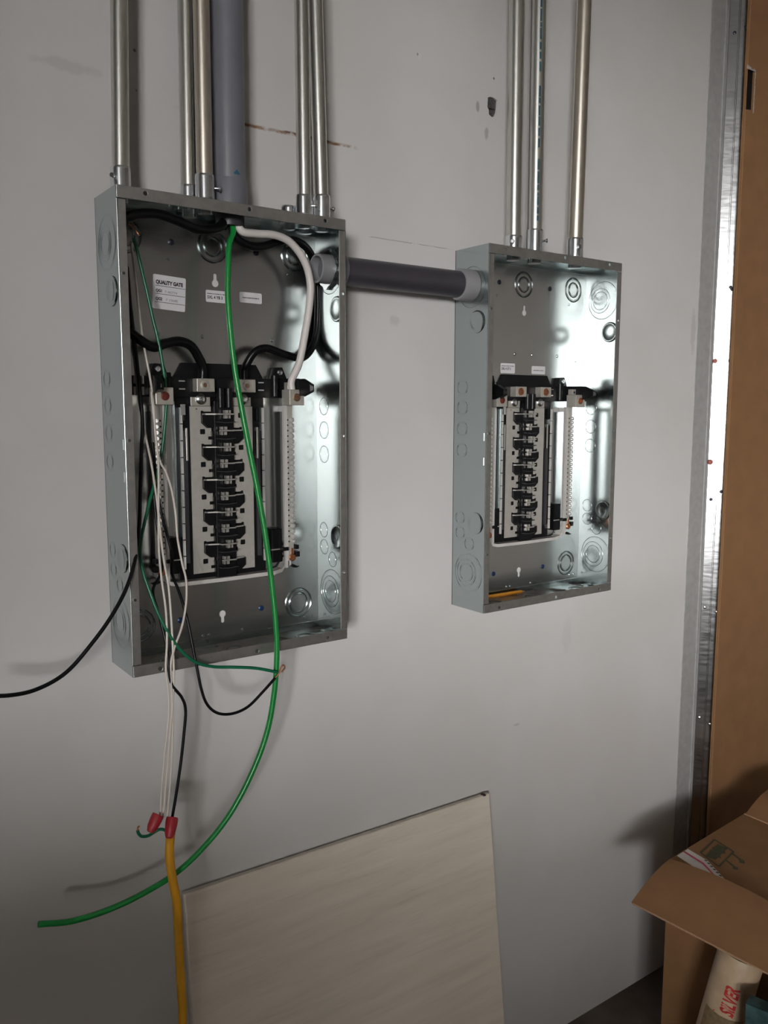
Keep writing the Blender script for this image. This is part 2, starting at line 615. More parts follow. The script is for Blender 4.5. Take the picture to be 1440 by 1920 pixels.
struct(MB().box(RX0 - 0.1, RX1 + 0.1, RY0 - 0.1, RY0, 0, RZ1).build('wall_front', RIGHTW), 'wall behind the viewer')
wl = MB().plate([(RY0, 0), (0.0, 0), (0.0, RZ1), (RY0, RZ1)],
                [[(WIN['y0'], WIN['z0']), (WIN['y1'], WIN['z0']), (WIN['y1'], WIN['z1']), (WIN['y0'], WIN['z1'])]],
                (0.0, 0.12), a=(0, 1, 0), b=(0, 0, 1), o=(RX0, 0, 0), c=(-1, 0, 0)).build('wall_left', SIDEW)
struct(wl, 'painted side wall with the window')
wf = MB()
y0, y1, z0, z1, wx = WIN['y0'], WIN['y1'], WIN['z0'], WIN['z1'], RX0
for a0, a1, b0, b1 in ((y0, y1, z0, z0 + .05), (y0, y1, z1 - .05, z1), (y0, y0 + .05, z0 + .05, z1 - .05), (y1 - .05, y1, z0 + .05, z1 - .05), ((y0 + y1) / 2 - .025, (y0 + y1) / 2 + .025, z0 + .05, z1 - .05)):
    wf.box(wx - 0.09, wx - 0.05, a0, a1, b0, b1)
w1 = struct(wf.build('window_1', FRAMEM), 'wide window in the side wall')
for a0, a1 in ((y0 + .05, (y0 + y1) / 2 - .025), ((y0 + y1) / 2 + .025, y1 - .05)):
    MB().box(wx - 0.072, wx - 0.068, a0, a1, z0 + .05, z1 - .05).build('pane', GLASS, w1)

# outside the window: paving, and an added slab that blocks the high sky
struct(MB().box(-40, RX0 - 0.125, -40, 25, -0.25, -0.05).build('ground', mat('paving', (0.30, 0.29, 0.28), .9)), 'pale paving outside the window')
cn = MB().box(RX0 - 4.3, RX0 - 0.125, RY0 - 7, 0.5, 2.55, 2.75).build('sky_blocker', SIDEW)
struct(cn, 'added overhead slab outside, keeping high sky light from the window')

# added light blockers, out of view, dimming the wall's left: full-height stub, low part
struct(MB().box(RX0, -1.56, -2.05, -1.95, 0, RZ1).build('light_blocker_stub', SIDEW), 'added unseen stub that dims window light on the left')
struct(MB().box(-1.56, -1.12, -2.05, -1.95, 0, 1.03).build('light_blocker_low', SIDEW), 'added unseen low blocker that darkens the lower left wall')

# zinc bead at the end of the drywall
tb = MB()
tb.box(1.424, 1.484, -0.0022, 0.0, 0.0, RZ1)
tb.box(1.478, 1.484, -0.005, -0.0022, 0.0, RZ1)
struct(tb.build('trim_1', BEADM), 'dull zinc edge bead finishing the end of the drywall')

# ------------------------------------------------------------------ furring stud, turned towards the window
t = thing('steel_stud', 'shiny galvanised steel stud standing between white wall and tall cardboard', 'stud', (1.4865, -0.007, 0))
ST = Vector((0.616, -0.788, 0))
SN = Vector((-0.788, -0.616, 0))
SW = 0.043


def sxy(w, h):
    return (ST.x * w + SN.x * h, ST.y * w + SN.y * h)


th = 0.0008
prof = [(0.0, -0.02), (0.0, 0.0), (0.0195, 0.0), (0.0205, -0.0022), (0.0225, -0.0022), (0.0235, 0.0), (SW, 0.0), (SW, -0.008)]
inn = [(SW - th, -0.008), (SW - th, -th), (0.0231, -th), (0.0221, -0.003), (0.0209, -0.003), (0.0199, -th), (th, -th), (th, -0.02)]
MB().plate([sxy(*p) for p in prof + inn], [], (0.0, 3.05), a=(1, 0, 0), b=(0, 1, 0), c=(0, 0, 1)).build('web', ZINC, t)
for w, z in ((0.008, 0.66), (0.034, 0.645), (0.010, 1.225), (0.033, 1.245), (0.034, 1.735), (0.031, 1.74), (0.012, 2.32), (0.036, 2.33), (0.008, 0.95), (0.036, 0.94)):
    p = sxy(w, 0)
    MB().lathe([(0.0042, 0), (0.0038, 0.0012), (0.0015, 0.0020)], (p[0], p[1], z), SN, 12).build('screw', DARKS if z > 1.2 else CHROME, t, True)
for w, z, s in ((0.004, 1.565, 0.006), (0.038, 1.565, 0.004), (0.004, 1.318, 0.007)):
    p = sxy(w, 0.0003)
    MB().lathe([(s, 0), (s * 0.7, 0.0008)], (p[0], p[1], z), SN, 9).build('paint_spot', RUSTS, t)

# ------------------------------------------------------------------ the two load centres
W, H, D, T = 0.362, 0.674, 0.0932, 0.0014
FL = 0.0165
XL, XR, ZL, ZR = 0.0, 0.66565, 1.06798, 1.0667
mm = 0.001


def ring_ko(parent, o, axis, rads, offs=None):
    b_ = MB()
    ax = Vector(axis)
    for i, r in enumerate(rads):
        c = Vector(o)
        if offs:
            c = c + Vector(offs[i])
        b_.ring(c, ax, r, 0.0015, 0.00115)
        b_.ring(c, ax, r - 0.0027, 0.0006, 0.0009)
    return b_.build('knockout', GALV, parent, True)


def plug(parent, o, axis):
    """round knockout with a raised rim and a pry slot"""
    ax = Vector(axis)
    b_ = MB()
    b_.lathe([(0.0205, 0.0), (0.0202, 0.0010), (0.0185, 0.0020), (0.0168, 0.0020), (0.0150, 0.0008), (0.004, 0.0008), (0.0001, 0.0008)], Vector(o) + ax * 0.0006, ax, 32)
    k = b_.build('knockout_plug', GALV, parent, True)
    return k


def keyhole(cx, cy, up_):
    r, w, l = 0.0058, 0.0028, 0.0125
    s = 1 if up_ else -1
    a = math.asin(w / r)
    pts = [(cx + r * math.sin(a + q), cy + s * r * math.cos(a + q)) for q in [i * (2 * PI - 2 * a) / 16 for i in range(17)]]
    pts += [(cx - w, cy + s * l), (cx - w * .6, cy + s * (l + .002)), (cx + w * .6, cy + s * (l + .002)), (cx + w, cy + s * l)]
    return pts


def screw(parent, o, axis, r, material, name='screw', h=0.0025, slot=True, rim=None):
    ax = Vector(axis)
    b_ = MB()
    b_.lathe([(r, 0), (r, h * .6), (r * .8, h), (r * .52, h), (r * .46, h * .15), (r * .2, h * .1), (0.00005, h * .1)] if slot else [(r, 0), (r, h * .5), (r * .7, h), (r * .3, h * 1.15), (0.00005, h * 1.15)], o, ax, 18)
    return b_.build(name, material, parent, True)


def load_center(x0, z0, label, which):
    root = thing('load_center', label, 'electrical panel', (x0, 0, z0), 'open electrical panel boxes on the wall')
    F_ = (0, -1, 0)
    left = which == 'left'
    # ---- enclosure
    holes = [keyhole(.180, .572, True), keyhole(.180, .049, False)]
    back = MB().plate([(0, 0), (W, 0), (W, H), (0, H)], holes, (0.0006, 0.0006 + T)).build('back_plate', GALVB, root)
    for u, v, rr in ((.177, .627, (.024, .0145)), (.321, .628, (.024, .0145)), (.041, .628, (.024, .0145)), (.321, .049, (.0250, .0175)), (.042, .050, (.0250, .0175))):
        ring_ko(back, (u, -0.002, v), F_, rr)
    for u in (.0865, .1565, .2055, .278):
        screw(back, (u, -.002, .490), F_, .0030, GALV, 'dimple', .0016)
    for u, v in ((.335, .482), (.309, .597), (.105, .600), (.030, .482), (.334, .022), (.347, .022), (.146, .018), (.156, .018), (.215, .018)):
        screw(back, (u, -.002, v), F_, .0024, GALV, 'dimple', .0014)
    for u, v, mtl in ((.1105, .626, DARKS), (.251, .625, DARKS), (.1085, .049, BLUES), (.250, .049, BLUES)):
        screw(back, (u, -.002, v), F_, .0046, mtl, 'mounting_screw', .0018, False)
    # fold-over lips of the end walls along the back plate
    MB().box(.0016, W - .0016, -.0030, -.0020, .0016, .0125).build('lip', GALV, root)
    MB().box(.0016, W - .0016, -.0030, -.0020, H - .0125, H - .0016).build('lip', GALV, root)
    fh_v = (.112, .336, .560)
    for s in (0, 1):
        xo = 0.0 if s == 0 else W - T
        w_ = MB().box(xo, xo + T, -D + T, -.0006, 0, H).build('side_wall', GALV, root)
        f0, f1 = (0.0, .0127) if s == 0 else (W - .0127, W)
        hx = .0065 if s == 0 else W - .0055
        MB().plate([(f0, .0175), (f1, .0175), (f1, H - .0175), (f0, H - .0175)], [circle(hx, v, .0022, 12) for v in fh_v], (D - T, D)).build('flange', GALVO, w_, bevel=.0006)
        xe = .0013 if s == 0 else W - .0013
        MB().cyl((xe, -D + .0013, .0175), (0, 0, 1), .0015, H - .035, 12).build('bend', GALV, w_, True)
        for v in fh_v:
            MB().lathe([(.0034, 0), (.0032, .0008), (.0022, .0009), (.0021, -.001)], (hx, -D, v), F_, 14, cap=False).build('screw_hole', GALVO, w_, True)
        ax = (1, 0, 0) if s else (-1, 0, 0)
        xm = xo + T / 2
        nip = (s == 1) if left else (s == 0)
        sg = 1 if s else -1
        if nip:
            ring_ko(w_, (xm, -.048, .602), ax, (.037,))
        else:
            ring_ko(w_, (xm, -.041, .605), ax, (.038, .025, .0185), ((0, -.007, 0), (0, 0, 0), (0, 0, 0)))
        plug(w_, (xo if s else 0.0, -.069 if s else -.0635, .539), (-1, 0, 0) if s else (-1, 0, 0))
        for v in (.421, .3835, .344, .3035):
            if s and v > .4:
                continue
            ring_ko(w_, (xm, -.0255, v), ax, (.0140,))
        for d_, v in ((.0225, .1745), (.0235, .1455), (.050, .127)):
            ring_ko(w_, (xm, -d_, v), ax, (.0125,))
        plug(w_, (xo if s else 0.0, -.067, .168), (-1, 0, 0))
        ring_ko(w_, (xm, -.043, .071), ax, (.038, .0265, .0185), ((0, -.006, 0), (0, 0, 0), (0, 0, 0)))
        for v in (.330, .285):
            MB().box(xo - .0008, xo + T + .0008, -.0872, -.0860, v - .007, v + .007).build('slot_tab', CHROME, w_)
    for s in (0, 1):
        zo = 0.0 if s == 0 else H - T
        w_ = MB().box(T, W - T, -D + T, -.0006, zo, zo + T).build('end_wall', DUSTY if s == 0 else GALV, root)
        f0, f1 = (0.0, FL) if s == 0 else (H - FL, H)
        hv = .0065 if s == 0 else H - .0062
        MB().plate([(0.0005, f0), (W - .0005, f0), (W - .0005, f1), (0.0005, f1)], [circle(u, hv, .0030, 14) for u in (.040, .195, .324)], (D - T + .0004, D + .0006)).build('flange', GALVO, w_, bevel=.0006)
        for u in (.07, .225, .275, .325) if s else (.075, .18, .31):
            ring_ko(w_, (u, -.045, zo + T / 2), (0, 0, 1), (.0175, .0125))
        for u, d_ in ((.345, .03), (.335, .07), (.03, .03), (.16, .02)):
            screw(w_, (u, -d_, zo + (T if s == 0 else 0)), (0, 0, 1 if s == 0 else -1), .0026, GALV, 'dimple', .0016)

    # ---- black insulating base
    C_ = .1825
    base = MB()
    base.prism([(.112, .106), (.253, .106), (.258, .112), (.258, .428), (.246, .449), (.120, .449), (.108, .428), (.108, .112)], (.0022, .0062))
    base.build('insulator_base', BLACK, root, bevel=.0008)
    MB().prism([(.060, .397), (.305, .397), (.305, .4275), (.060, .4275)], (.0066, .0150)).build('cross_band', BLACK, root, bevel=.001)
    MB().box(.1665, .1995, -.0175, -.0066, .110, .392).build('center_column', BLACK, root, bevel=.001)
    for u in (.1765, .1905):
        MB().cyl((u, -.020, .381), (0, 0, 1), .0062, .030).build('insulator_post', BLACK, root, True)
    # rivets on the band
    for u in (.249, .116):
        for v in (.421, .409):
            MB().box(u - .005, u + .005, -.0160, -.0150, v - .0010, v + .0010).build('band_slot', CHROME, root)

    # ---- bus bars with their cut-outs, and the stabs
    PITCH, VL, VR = .0510, .371, .3455
    def bus_outline(sg, ve):
        """the left bar; sg = -1 mirrors it to the right"""
        pts = [(.1295, .1215), (.1645, .1215)]
        e = []
        for k in range(5):
            s_ = ve - PITCH * k
            e.append([(.1645, s_ + .004), (.1530, s_ + .0040), (.1505, s_ + .0055), (.1475, s_ + .0050), (.1475, s_ - .0135), (.1570, s_ - .0215), (.1645, s_ - .0215)])
            e.append([(.1645, s_ - .0345), (.1590, s_ - .0345), (.1590, s_ - .0395), (.1645, s_ - .0395)])
        e = [q for q in e if min(p[1] for p in q) > .123]
        for q in sorted(e, key=lambda q: q[-1][1]):
            pts += list(reversed(q))
        pts += [(.1645, .383), (.1295, .383)]
        return pts if sg > 0 else [(2 * C_ - x, y) for x, y in pts]

    for sg, ve in ((1, VL), (-1, VR)):
        hs = []
        for k in range(5):
            vv = ve - PITCH * k - .0270 if sg > 0 else ve - PITCH * k + .0235
            u = .1500 if sg > 0 else 2 * C_ - .1500
            if vv > .124:
                hs.append(rrect(u - .0043, u + .0043, vv - .0040, vv + .0040, .0012, 2))
        MB().plate(bus_outline(sg, ve), hs, (.0085, .0100)).build('bus_bar', TIN, root)
    for side, ve in ((1, VL), (-1, VR)):
        X = (lambda u: u) if side > 0 else (lambda u: 2 * C_ - u)
        for k in range(5):
            s_ = ve - PITCH * k
            # black barrier under the stab
            bar = MB().prism([(X(.1480), s_ - .001), (X(.1480), s_ - .0130), (X(.1572), s_ - .0210), (X(.200), s_ - .0210), (X(.2015), s_ - .001)], (.0064, .0150))
            bar.build('barrier', BLACK, root)
            # blade rising from the bar to the jaws
            pr = [(.1500, .0102), (.1535, .0150), (.1690, .0200), (.1720, .0275), (.1950, .0275), (.1950, .0290), (.1705, .0290), (.1678, .0216), (.1520, .0168), (.1487, .0118)]
            st = MB().plate([(X(p[0]), p[1]) for p in pr], [], (s_ - .0009, s_ + .0011), a=(1, 0, 0), b=(0, -1, 0), c=(0, 0, 1)).build('breaker_stab', STAB, root)
            jw = MB()
            for a0, a1 in ((.1800, .1848), (.1868, .1895)):
                xa, xb = sorted((X(a0), X(a1)))
                xa, xb = xa - (.002 if side < 0 else 0), xb - (.002 if side < 0 else 0)
                jw.box(xa, xb, -.0285, -.0200, s_ + .0016, s_ + .0062)
                jw.box(xa, xb, -.0270, -.0200, s_ - .0066, s_ - .0016)
            jw.build('jaw', STAB, st)
            # thin rib between neighbours
            MB().prism([(.1690, s_ - .0128), (.1825, s_ - .0138), (.1985, s_ - .0128), (.1985, s_ - .0115), (.1825, s_ - .0125), (.1690, s_ - .0115)], (.0176, .0265)).build('rib', SLEEVE, root)

    # ---- main lugs on the bus bars
    for u0_, us, up_ in ((.1335, .1465, .1465), (.2030, .2170, .2185)):
        lug = MB().box(u0_, u0_ + .0290, -.0312, -.0102, .4048, .4250).build('main_lug', ALU, root, bevel=.0010)
        screw(lug, (us, -.0312, .415), F_, .0074, ALU if left else COPPER, 'lug_screw', .0014)
        MB().lathe([(.0034, -.001), (.0034, .0004), (.0001, .0004)], (us, -.0312, .415), F_, 6).build('hex_socket', BRONZE, lug)
        pad = MB().box(u0_ - .0030, u0_ + .0290, -.0130, -.0102, .3835, .4046).build('lug_pad', ALU, root, bevel=.0006)
        screw(pad, (up_, -.0130, .3940), F_, .0085, CHROME, 'pad_screw', .0045, False)
        if u0_ < .15:
            MB().lathe([(.0012, 0), (.0008, .0004)], (.1405, -.0101, .3790), F_, 8).build('paint_dot', RUSTS, root)

    # ---- neutral bars with their terminal screws and lugs
    for side in (1, -1):
        X = (lambda u: u) if side > 0 else (lambda u: 2 * C_ - u)

        def bx(b_, a0, a1, *r):
            xa, xb = sorted((X(a0), X(a1)))
            return b_.box(xa, xb, *r)
        nb = bx(MB(), .2872, .2985, -.0290, -.0190, .1290, .3850).build('neutral_bar', TIN, root, bevel=.0006)
        car = MB()
        bx(car, .2818, .2868, -.0295, -.0245, .1180, .3850)
        bx(car, .2868, .2985, -.0188, -.0160, .1180, .3850)
        bx(car, .2868, .2985, -.0160, -.0022, .1240, .1330)
        bx(car, .2868, .2985, -.0160, -.0022, .3750, .3840)
        car.build('bar_carrier', WHITEP, root)
        for k in range(24):
            v = .3615 - k * .0087
            sc_ = MB()
            sc_.lathe([(.0036, 0), (.0036, .0040), (.0029, .0052), (.0017, .0052), (.0014, .0034), (.00005, .0034)], (X(.2952), -.0288, v), (0.35 * side, -1, 0), 10)
            sc_.build('terminal_screw', SCREWM, nb, True)
            MB().lathe([(.0015, 0), (.0012, .0003)], (X(.2895), -.0290, v), F_, 8).build('wire_hole', DARKS, nb)
        lg = bx(MB(), .2785, .3055, -.0560, -.0300, .3850, .4100).build('neutral_lug', ALU, root, bevel=.0010)
        screw(lg, (X(.2915), -.0560, .3975), F_, .0064, RUSTS if (side < 0) else (BRONZE if left else COPPER), 'lug_screw', .0016)
        tb_ = bx(MB(), .2830, .2930, -.0420, -.0300, .4102, .4215).build('terminal_block', ALU, root, bevel=.0006)
        screw(tb_, (X(.2885), -.0420, .4150), F_, .0022, DARKS, 'clamp_screw', .0008)
        # bonding strap at the foot
        cs = MB()
        cs.lathe([(.0062, 0), (.0062, .0016), (.0048, .0030), (.0015, .0034), (.00005, .0026)], (X(.2950), -.0290, .1345), F_, 16)
        bx(cs, .2930, .2968, -.0300, -.0290, .1380, .1500)
        cs.build('bonding_screw', COPPER, root, True)
        if side < 0:
            for a0, a1, v0, v1 in ((.0360, .0400, .4150, .4270), (.0480, .0515, .4150, .4270), (.0360, .0395, .3990, .4110), (.0480, .0515, .3990, .4110)):
                MB().box(a0, a1, -.0320, -.0300, v0, v1).build('arm_clip', PAPER, root)
            MB().box(.0330, .0600, -.0295, -.0150, .3990, .4270).build('arm_block', BLACK, root, bevel=.001)
        for a0, a1, v0, v1 in ((.2990, .3060, .1480, .1550), (.3000, .3075, .1350, .1440), (.2760, .2868, .1470, .1530)):
            bx(MB(), a0, a1, -.0330, -.0190, v0, v1).build('clip', BLACK, root, bevel=.0008)
        ck = MB()
        ck.prism([(X(.2950), .1190), (X(.3000), .1215), (X(.3060), .1180), (X(.3105), .1178), (X(.3060), .1155), (X(.2990), .1160)], (.0200, .0260))
        ck.build('clip', BLACK, root)
        # support arm reaching forward to the cover
        arm = MB()
        prf = [(.2990, .010), (.3080, .055), (.3110, .078), (.3070, .084), (.3020, .080), (.2960, .055), (.2880, .012)]
        lo = [(.3975, .4280), (.3985, .4280), (.4060, .4180), (.4085, .4150), (.4060, .4180), (.3985, .4280), (.3975, .4280)]
        n = len(prf)
        vs_ = [(X(p[0]), -p[1], l[0]) for p, l in zip(prf, lo)] + [(X(p[0]), -p[1], l[1]) for p, l in zip(prf, lo)]
        fs_ = [tuple(range(n)), tuple(range(n, 2 * n))] + [(i, (i + 1) % n, n + (i + 1) % n, n + i) for i in range(n)]
        arm.add(vs_, fs_)
        arm.build('support_arm', BLACK, root, bevel=.001)
        # mounting ear screwed to the back
        ear = MB().prism([(X(.2690), .4275), (X(.2745), .4455), (X(.2900), .4465), (X(.2985), .4275)], (.0022, .0130)).build('mounting_ear', BLACK, root, bevel=.0012)
        screw(ear, (X(.2850), -.0130, .4380), F_, .0048, CHROME, 'ear_screw', .0020)
        MB().cyl((X(.2735), -.0160, .3990), (0, 0, 1), .0070, .034).build('ear_post', BLACK, root, True)
        # breaker rail: slotted L section and its smoky sleeve
        rail = MB()
        bx(rail, .2520, .2610, -.0045, -.0030, .1320, .3900)
        bx(rail, .2520, .2535, -.0130, -.0045, .1320, .3810)
        rail.build('breaker_rail', GALV, root)
        for k in range(10):
            v = .3810 - k * .0255
            v2 = max(v - .0238, .1320)
            bx(MB(), .2500, .2532, -.0165, -.0130, v2, v).build('rail_hook', WHITEP, root)
        bx(MB(), .2410, .2440, -.0135, -.0066, .300, .350).build('rail_pin', STAB, root, bevel=.0004)
        bx(MB(), .2410, .2480, -.0125, -.0066, .140, .345).build('sleeve', SLEEVE, root, bevel=.001)
        bx(MB(), .2415, .2475, -.0130, -.0066, .360, .381).build('sleeve_cap', BLACK, root, bevel=.001)
        bx(MB(), .2620, .2815, -.0200, -.0030, .1270, .1830).build('foot_block', BLACK, root, bevel=.0015)
        bx(MB(), .2600, .2790, -.0215, -.0200, .1480, .1500).build('foot_ridge', STAB, root)
        if side < 0:
            MB().box(X(.2530), X(.2460), -.0190, -.0155, .370, .386).build('rail_clip', CHROME, root)
    # ---- white frame curving under the base
    fr = MB()
    pth = [(.0790, .128), (.0805, .118), (.086, .1105), (.100, .1075), (.150, .107), (.1825, .1068), (.215, .107), (.265, .1075), (.279, .1105), (.2845, .118), (.286, .128)]
    top = [(u, v + .0062) for u, v in pth]
    fr.prism([(u, v) for u, v in pth] + list(reversed(top)), (.0060, .0235))
    fr.build('frame_lip', WHITEP, root, bevel=.0008)

    # ---- stickers
    def sticker(x0_, x1_, v0, v1, rot=0.0):
        cx, cv = (x0_ + x1_) / 2, (v0 + v1) / 2
        a = Vector((math.cos(rot), 0, math.sin(rot)))
        b_ = Vector((-math.sin(rot), 0, math.cos(rot)))
        w2, h2 = (x1_ - x0_) / 2, (v1 - v0) / 2
        o_ = Vector((cx, -.0020, cv))
        s = MB().plate(rrect(-w2, w2, -h2, h2, .0022, 3), [], (0, .00018), a=a, b=b_, o=o_).build('sticker', PAPER, root)
        return s, (lambda x, y: o_ + a * (x - w2) + b_ * (h2 - y) + Vector((0, -.00026, 0))), a, b_, 2 * w2

    def marks(pt, a, b_, x, y, w_, h_, parent, n=14):
        """a line of print too small to read"""
        k = MB()
        rnd = random.Random(n)
        cx = x
        while cx < x + w_:
            l = rnd.uniform(.0008, .0020)
            o_ = pt(cx, y)
            k.add([o_, o_ + a * l, o_ + a * l + b_ * h_, o_ + b_ * h_], [(0, 1, 2, 3)])
            cx += l + rnd.choice((.0004, .0004, .0005, .0012))
        k.build('lettering', INK, parent)

    if left:
        s, pt, a, b_, w_ = sticker(.0800, .1310, .5262, .5762, -0.055)
        s['label'] = 'white inspection sticker reading QUALITY GATE'
        lettering('QUALITY GATE', .0074, pt(.0044, .0132), a, b_, INK, s, .00042, squash=.82)
        for y in (.0165, .0282, .0402):
            k = MB()
            o_ = pt(.0040, y)
            k.add([o_, o_ + a * .0465, o_ + a * .0465 + b_ * .0007, o_ + b_ * .0007], [(0, 1, 2, 3)])
            k.build('printed_line', INK, s)
        lettering('QG1', .0058, pt(.0046, .0252), a, b_, INK, s, .00030, squash=.85)
        lettering('QG2', .0058, pt(.0046, .0370), a, b_, INK, s, .00030, squash=.85)
        lettering('7-40774', .0052, pt(.0180, .0258), a, b_, INKG, s, 0, squash=1.15)
        lettering('7 1068E', .0052, pt(.0200, .0372), a, b_, INKG, s, 0, squash=1.15)
        s, pt, a, b_, w_ = sticker(.1640, .2035, .5428, .5610, -.01)
        marks(pt, a, b_, .0022, .0060, .034, .0013, s, 5)
        lettering('5XL 4 YB 3', .0062, pt(.0024, .0128), a, b_, INK, s, .00022, squash=.88)
        s, pt, a, b_, w_ = sticker(.2210, .2600, .5462, .5625, -.01)
        marks(pt, a, b_, .0050, .0092, .029, .0015, s, 9)
    else:
        s, pt, a, b_, w_ = sticker(.1180, .1570, .4515, .4712, 0.0)
        marks(pt, a, b_, .0020, .0060, .034, .0013, s, 5)
        lettering('5XL 4 27 3', .0062, pt(.0024, .0128), a, b_, INK, s, .00022, squash=.88)
        s, pt, a, b_, w_ = sticker(.2040, .2430, .4520, .4680, 0.0)
        marks(pt, a, b_, .0050, .0095, .029, .0015, s, 9)
    return root


LCL = load_center(XL, ZL, 'open galvanised electrical panel filled with green, black and white wires', 'left')
LCR = load_center(XR, ZR, 'open galvanised electrical panel without wires, an orange pencil lying inside', 'right')

# ------------------------------------------------------------------ conduits
EMR = 0.0117


def conduit(name, label, x, y, ztop, mtl, r=EMR, lean=(0, 0), conn=.040, screw_dir=(0, -1, 0), inside=True, zend=3.1, group='steel conduits above the panels', sd=None):
    t = thing(name, label, 'conduit', (x, y, ztop), group)
    L = zend - ztop
    b_ = MB()
    b_.lathe([(r, 0.008), (r, L)], (0, 0, 0), (lean[0], lean[1], L), 24)
    b_.build('tube', mtl, t, True)
    connector(t, r, conn, screw_dir, inside)
    return t


def connector(t, r, conn, screw_dir, inside=True):
    b_ = MB()
    b_.lathe([(r + .0015, 0.0), (r + .0032, .0012), (r + .0032, .0050), (r + .0020, .0060), (r + .0020, .0063), (r + .0020, .0075), (r + .0020, conn - .0035), (r + .0020, conn - .002), (r + .0012, conn), (r + .0001, conn)], (0, 0, 0), (0, 0, 1), 24)
    c_ = b_.build('connector', CHROME, t, True)
    d_ = Vector(screw_dir).normalized()
    s_ = MB().lathe([(.0018, 0), (.0018, .0065), (.0036, .0065), (.0040, .0085), (.0030, .0100), (.0006, .0100)], d_ * (r + .001) + Vector((0, 0, conn * .55)), d_, 12)
    s_.build('set_screw', CHROME, c_, True)
    if inside:
        n_ = MB()
        n_.lathe([(r - .001, -.0014), (r - .001, -.0145), (r - .0025, -.0150)], (0, 0, 0), (0, 0, 1), 20)
        n_.build('threaded_end', CHROME, c_, True)
        lk = MB()
        pts = []
        for k in range(24):
            rr = r + (.0065 if k % 4 < 2 else .0035)
            q = 2 * PI * k / 24
            pts.append((rr * math.cos(q), rr * math.sin(q)))
        lk.plate(pts, [circle(0, 0, r - .0005, 16)], (-.0052, -.0018), a=(1, 0, 0), b=(0, 1, 0), c=(0, 0, 1))
        lk.build('locknut', CHROME, c_)


ZTL, ZTR = ZL + H, ZR + H
conduit('steel_conduit', 'leftmost steel conduit, rising from the far left of the wired panel', .0215, -.050, ZTL, EMT, lean=(.035, 0), screw_dir=(-.75, -.65, 0), conn=.034)
conduit('steel_conduit', 'steel conduit behind another, close left of the fat grey pipe', .1300, -.027, ZTL, EMT, lean=(.012, 0), screw_dir=(.3, 1, 0), conn=.030)
conduit('steel_conduit', 'steel conduit in front, touching the left of the fat grey pipe', .1405, -.0610, ZTL, EMTW, lean=(.006, .004), screw_dir=(.9, -.45, 0), conn=.040)
conduit('steel_conduit', 'rear one of two crossing steel conduits at the wired panel right end', .3260, -.0270, ZTL, EMT, lean=(-.006, .002), screw_dir=(.2, 1, 0), conn=.036)
conduit('steel_conduit', 'leaning front steel conduit with side screw at the wired panel right end', .3395, -.058, ZTL, EMT, lean=(-.038, 0), screw_dir=(1, -.1, 0), conn=.040)
conduit('steel_conduit', 'leftmost of the three conduits above the empty panel', XR + .1010, -.050, ZTR, EMT, lean=(-.012, 0), r=.0142, screw_dir=(-.6, -.5, 0), conn=.030)
p2 = conduit('steel_conduit', 'middle conduit above the empty panel, with blue print along it', XR + .1565, -.050, ZTR, EMT, lean=(-.010, 0), r=.0142, screw_dir=(.5, -.8, 0), conn=.048)
conduit('steel_conduit', 'rightmost brownish steel conduit above the empty panel', XR + .2585, -.060, ZTR, EMTW, lean=(.018, 0), r=.0142, screw_dir=(-.4, -.9, 0), conn=.042)
# blue print on the middle conduit
pm = MB()
rnd = random.Random(3)
z = .062
ang = math.radians(-25)
while z < .62:
    l = rnd.uniform(.006, .022)
    if not (.175 < z < .19 or .30 < z < .31):
        for q0, q1 in ((ang - .14, ang + .10),):
            pts = [((.0142 + .00012) * math.sin(q) - .010 * zz / 1.36, -(.0142 + .00012) * math.cos(q), zz) for zz in (z, z + l) for q in (q0, (q0 + q1) / 2, q1)]
            pm.add(pts, [(0, 1, 4, 3), (1, 2, 5, 4)])
    z += l + rnd.uniform(.001, .005)
pm.build('lettering', INKB, p2)

for lab, x, y, h in (('small empty conduit connector on top of the wired panel', .2900, -.040, .020), ('taller empty conduit connector beside the crossing conduits', .3030, -.0640, .034)):
    t = thing('conduit_connector', lab, 'connector', (x, y, ZTL), 'empty connectors on the wired panel')
    connector(t, .0105, h, (.9, -.6, 0))

# fat grey plastic conduit with its fitting
t = thing('plastic_conduit', 'fat grey plastic conduit rising from the middle of the wired panel', 'conduit', (.1870, -.0440, ZTL))
b_ = MB()
b_.lathe([(.0242, .030), (.0242, 3.1 - ZTL)], (0, 0, 0), (.004, 0, 3.1 - ZTL), 36)
b_.build('tube', PVC, t, True)
b_ = MB()
b_.lathe([(.0272, 0), (.0272, .040), (.0262, .0425), (.0243, .0425)], (0, 0, 0), (0, 0, 1), 36)
fit = b_.build('fitting', PVC, t, True)
b_ = MB()
b_.lathe([(.0215, -.0014), (.0215, -.0240), (.0200, -.0250), (.0185, -.0240), (.0180, -.004)], (0, 0, 0), (0, 0, 1), 28)
b_.build('threaded_end', PVCD, fit, True)
b_ = MB()
pts = []
for k in range(32):
    rr = .030 if k % 4 < 2 else .0265
    pts.append((rr * math.cos(2 * PI * k / 32), rr * math.sin(2 * PI * k / 32)))
b_.plate(pts, [circle(0, 0, .0220, 24)], (-.0060, -.0020), a=(1, 0, 0), b=(0, 1, 0), c=(0, 0, 1))
b_.build('locknut', CHROME, fit)
b_ = MB()
rr = .02445
cols = [(-.14, .0490), (-.06, .0510), (.00, .0525), (.05, .0545), (.10, .0525), (.17, .0508), (.24, .0492)]
vs_ = [(rr * math.sin(q), -rr * math.cos(q), zz) for q, top_ in cols for zz in (.0468, top_)]
b_.add(vs_, [(2 * i, 2 * i + 2, 2 * i + 3, 2 * i + 1) for i in range(len(cols) - 1)])
b_.build('blue_mark', mat('blue_primer', (0.01, 0.09, 0.15), .5), t)

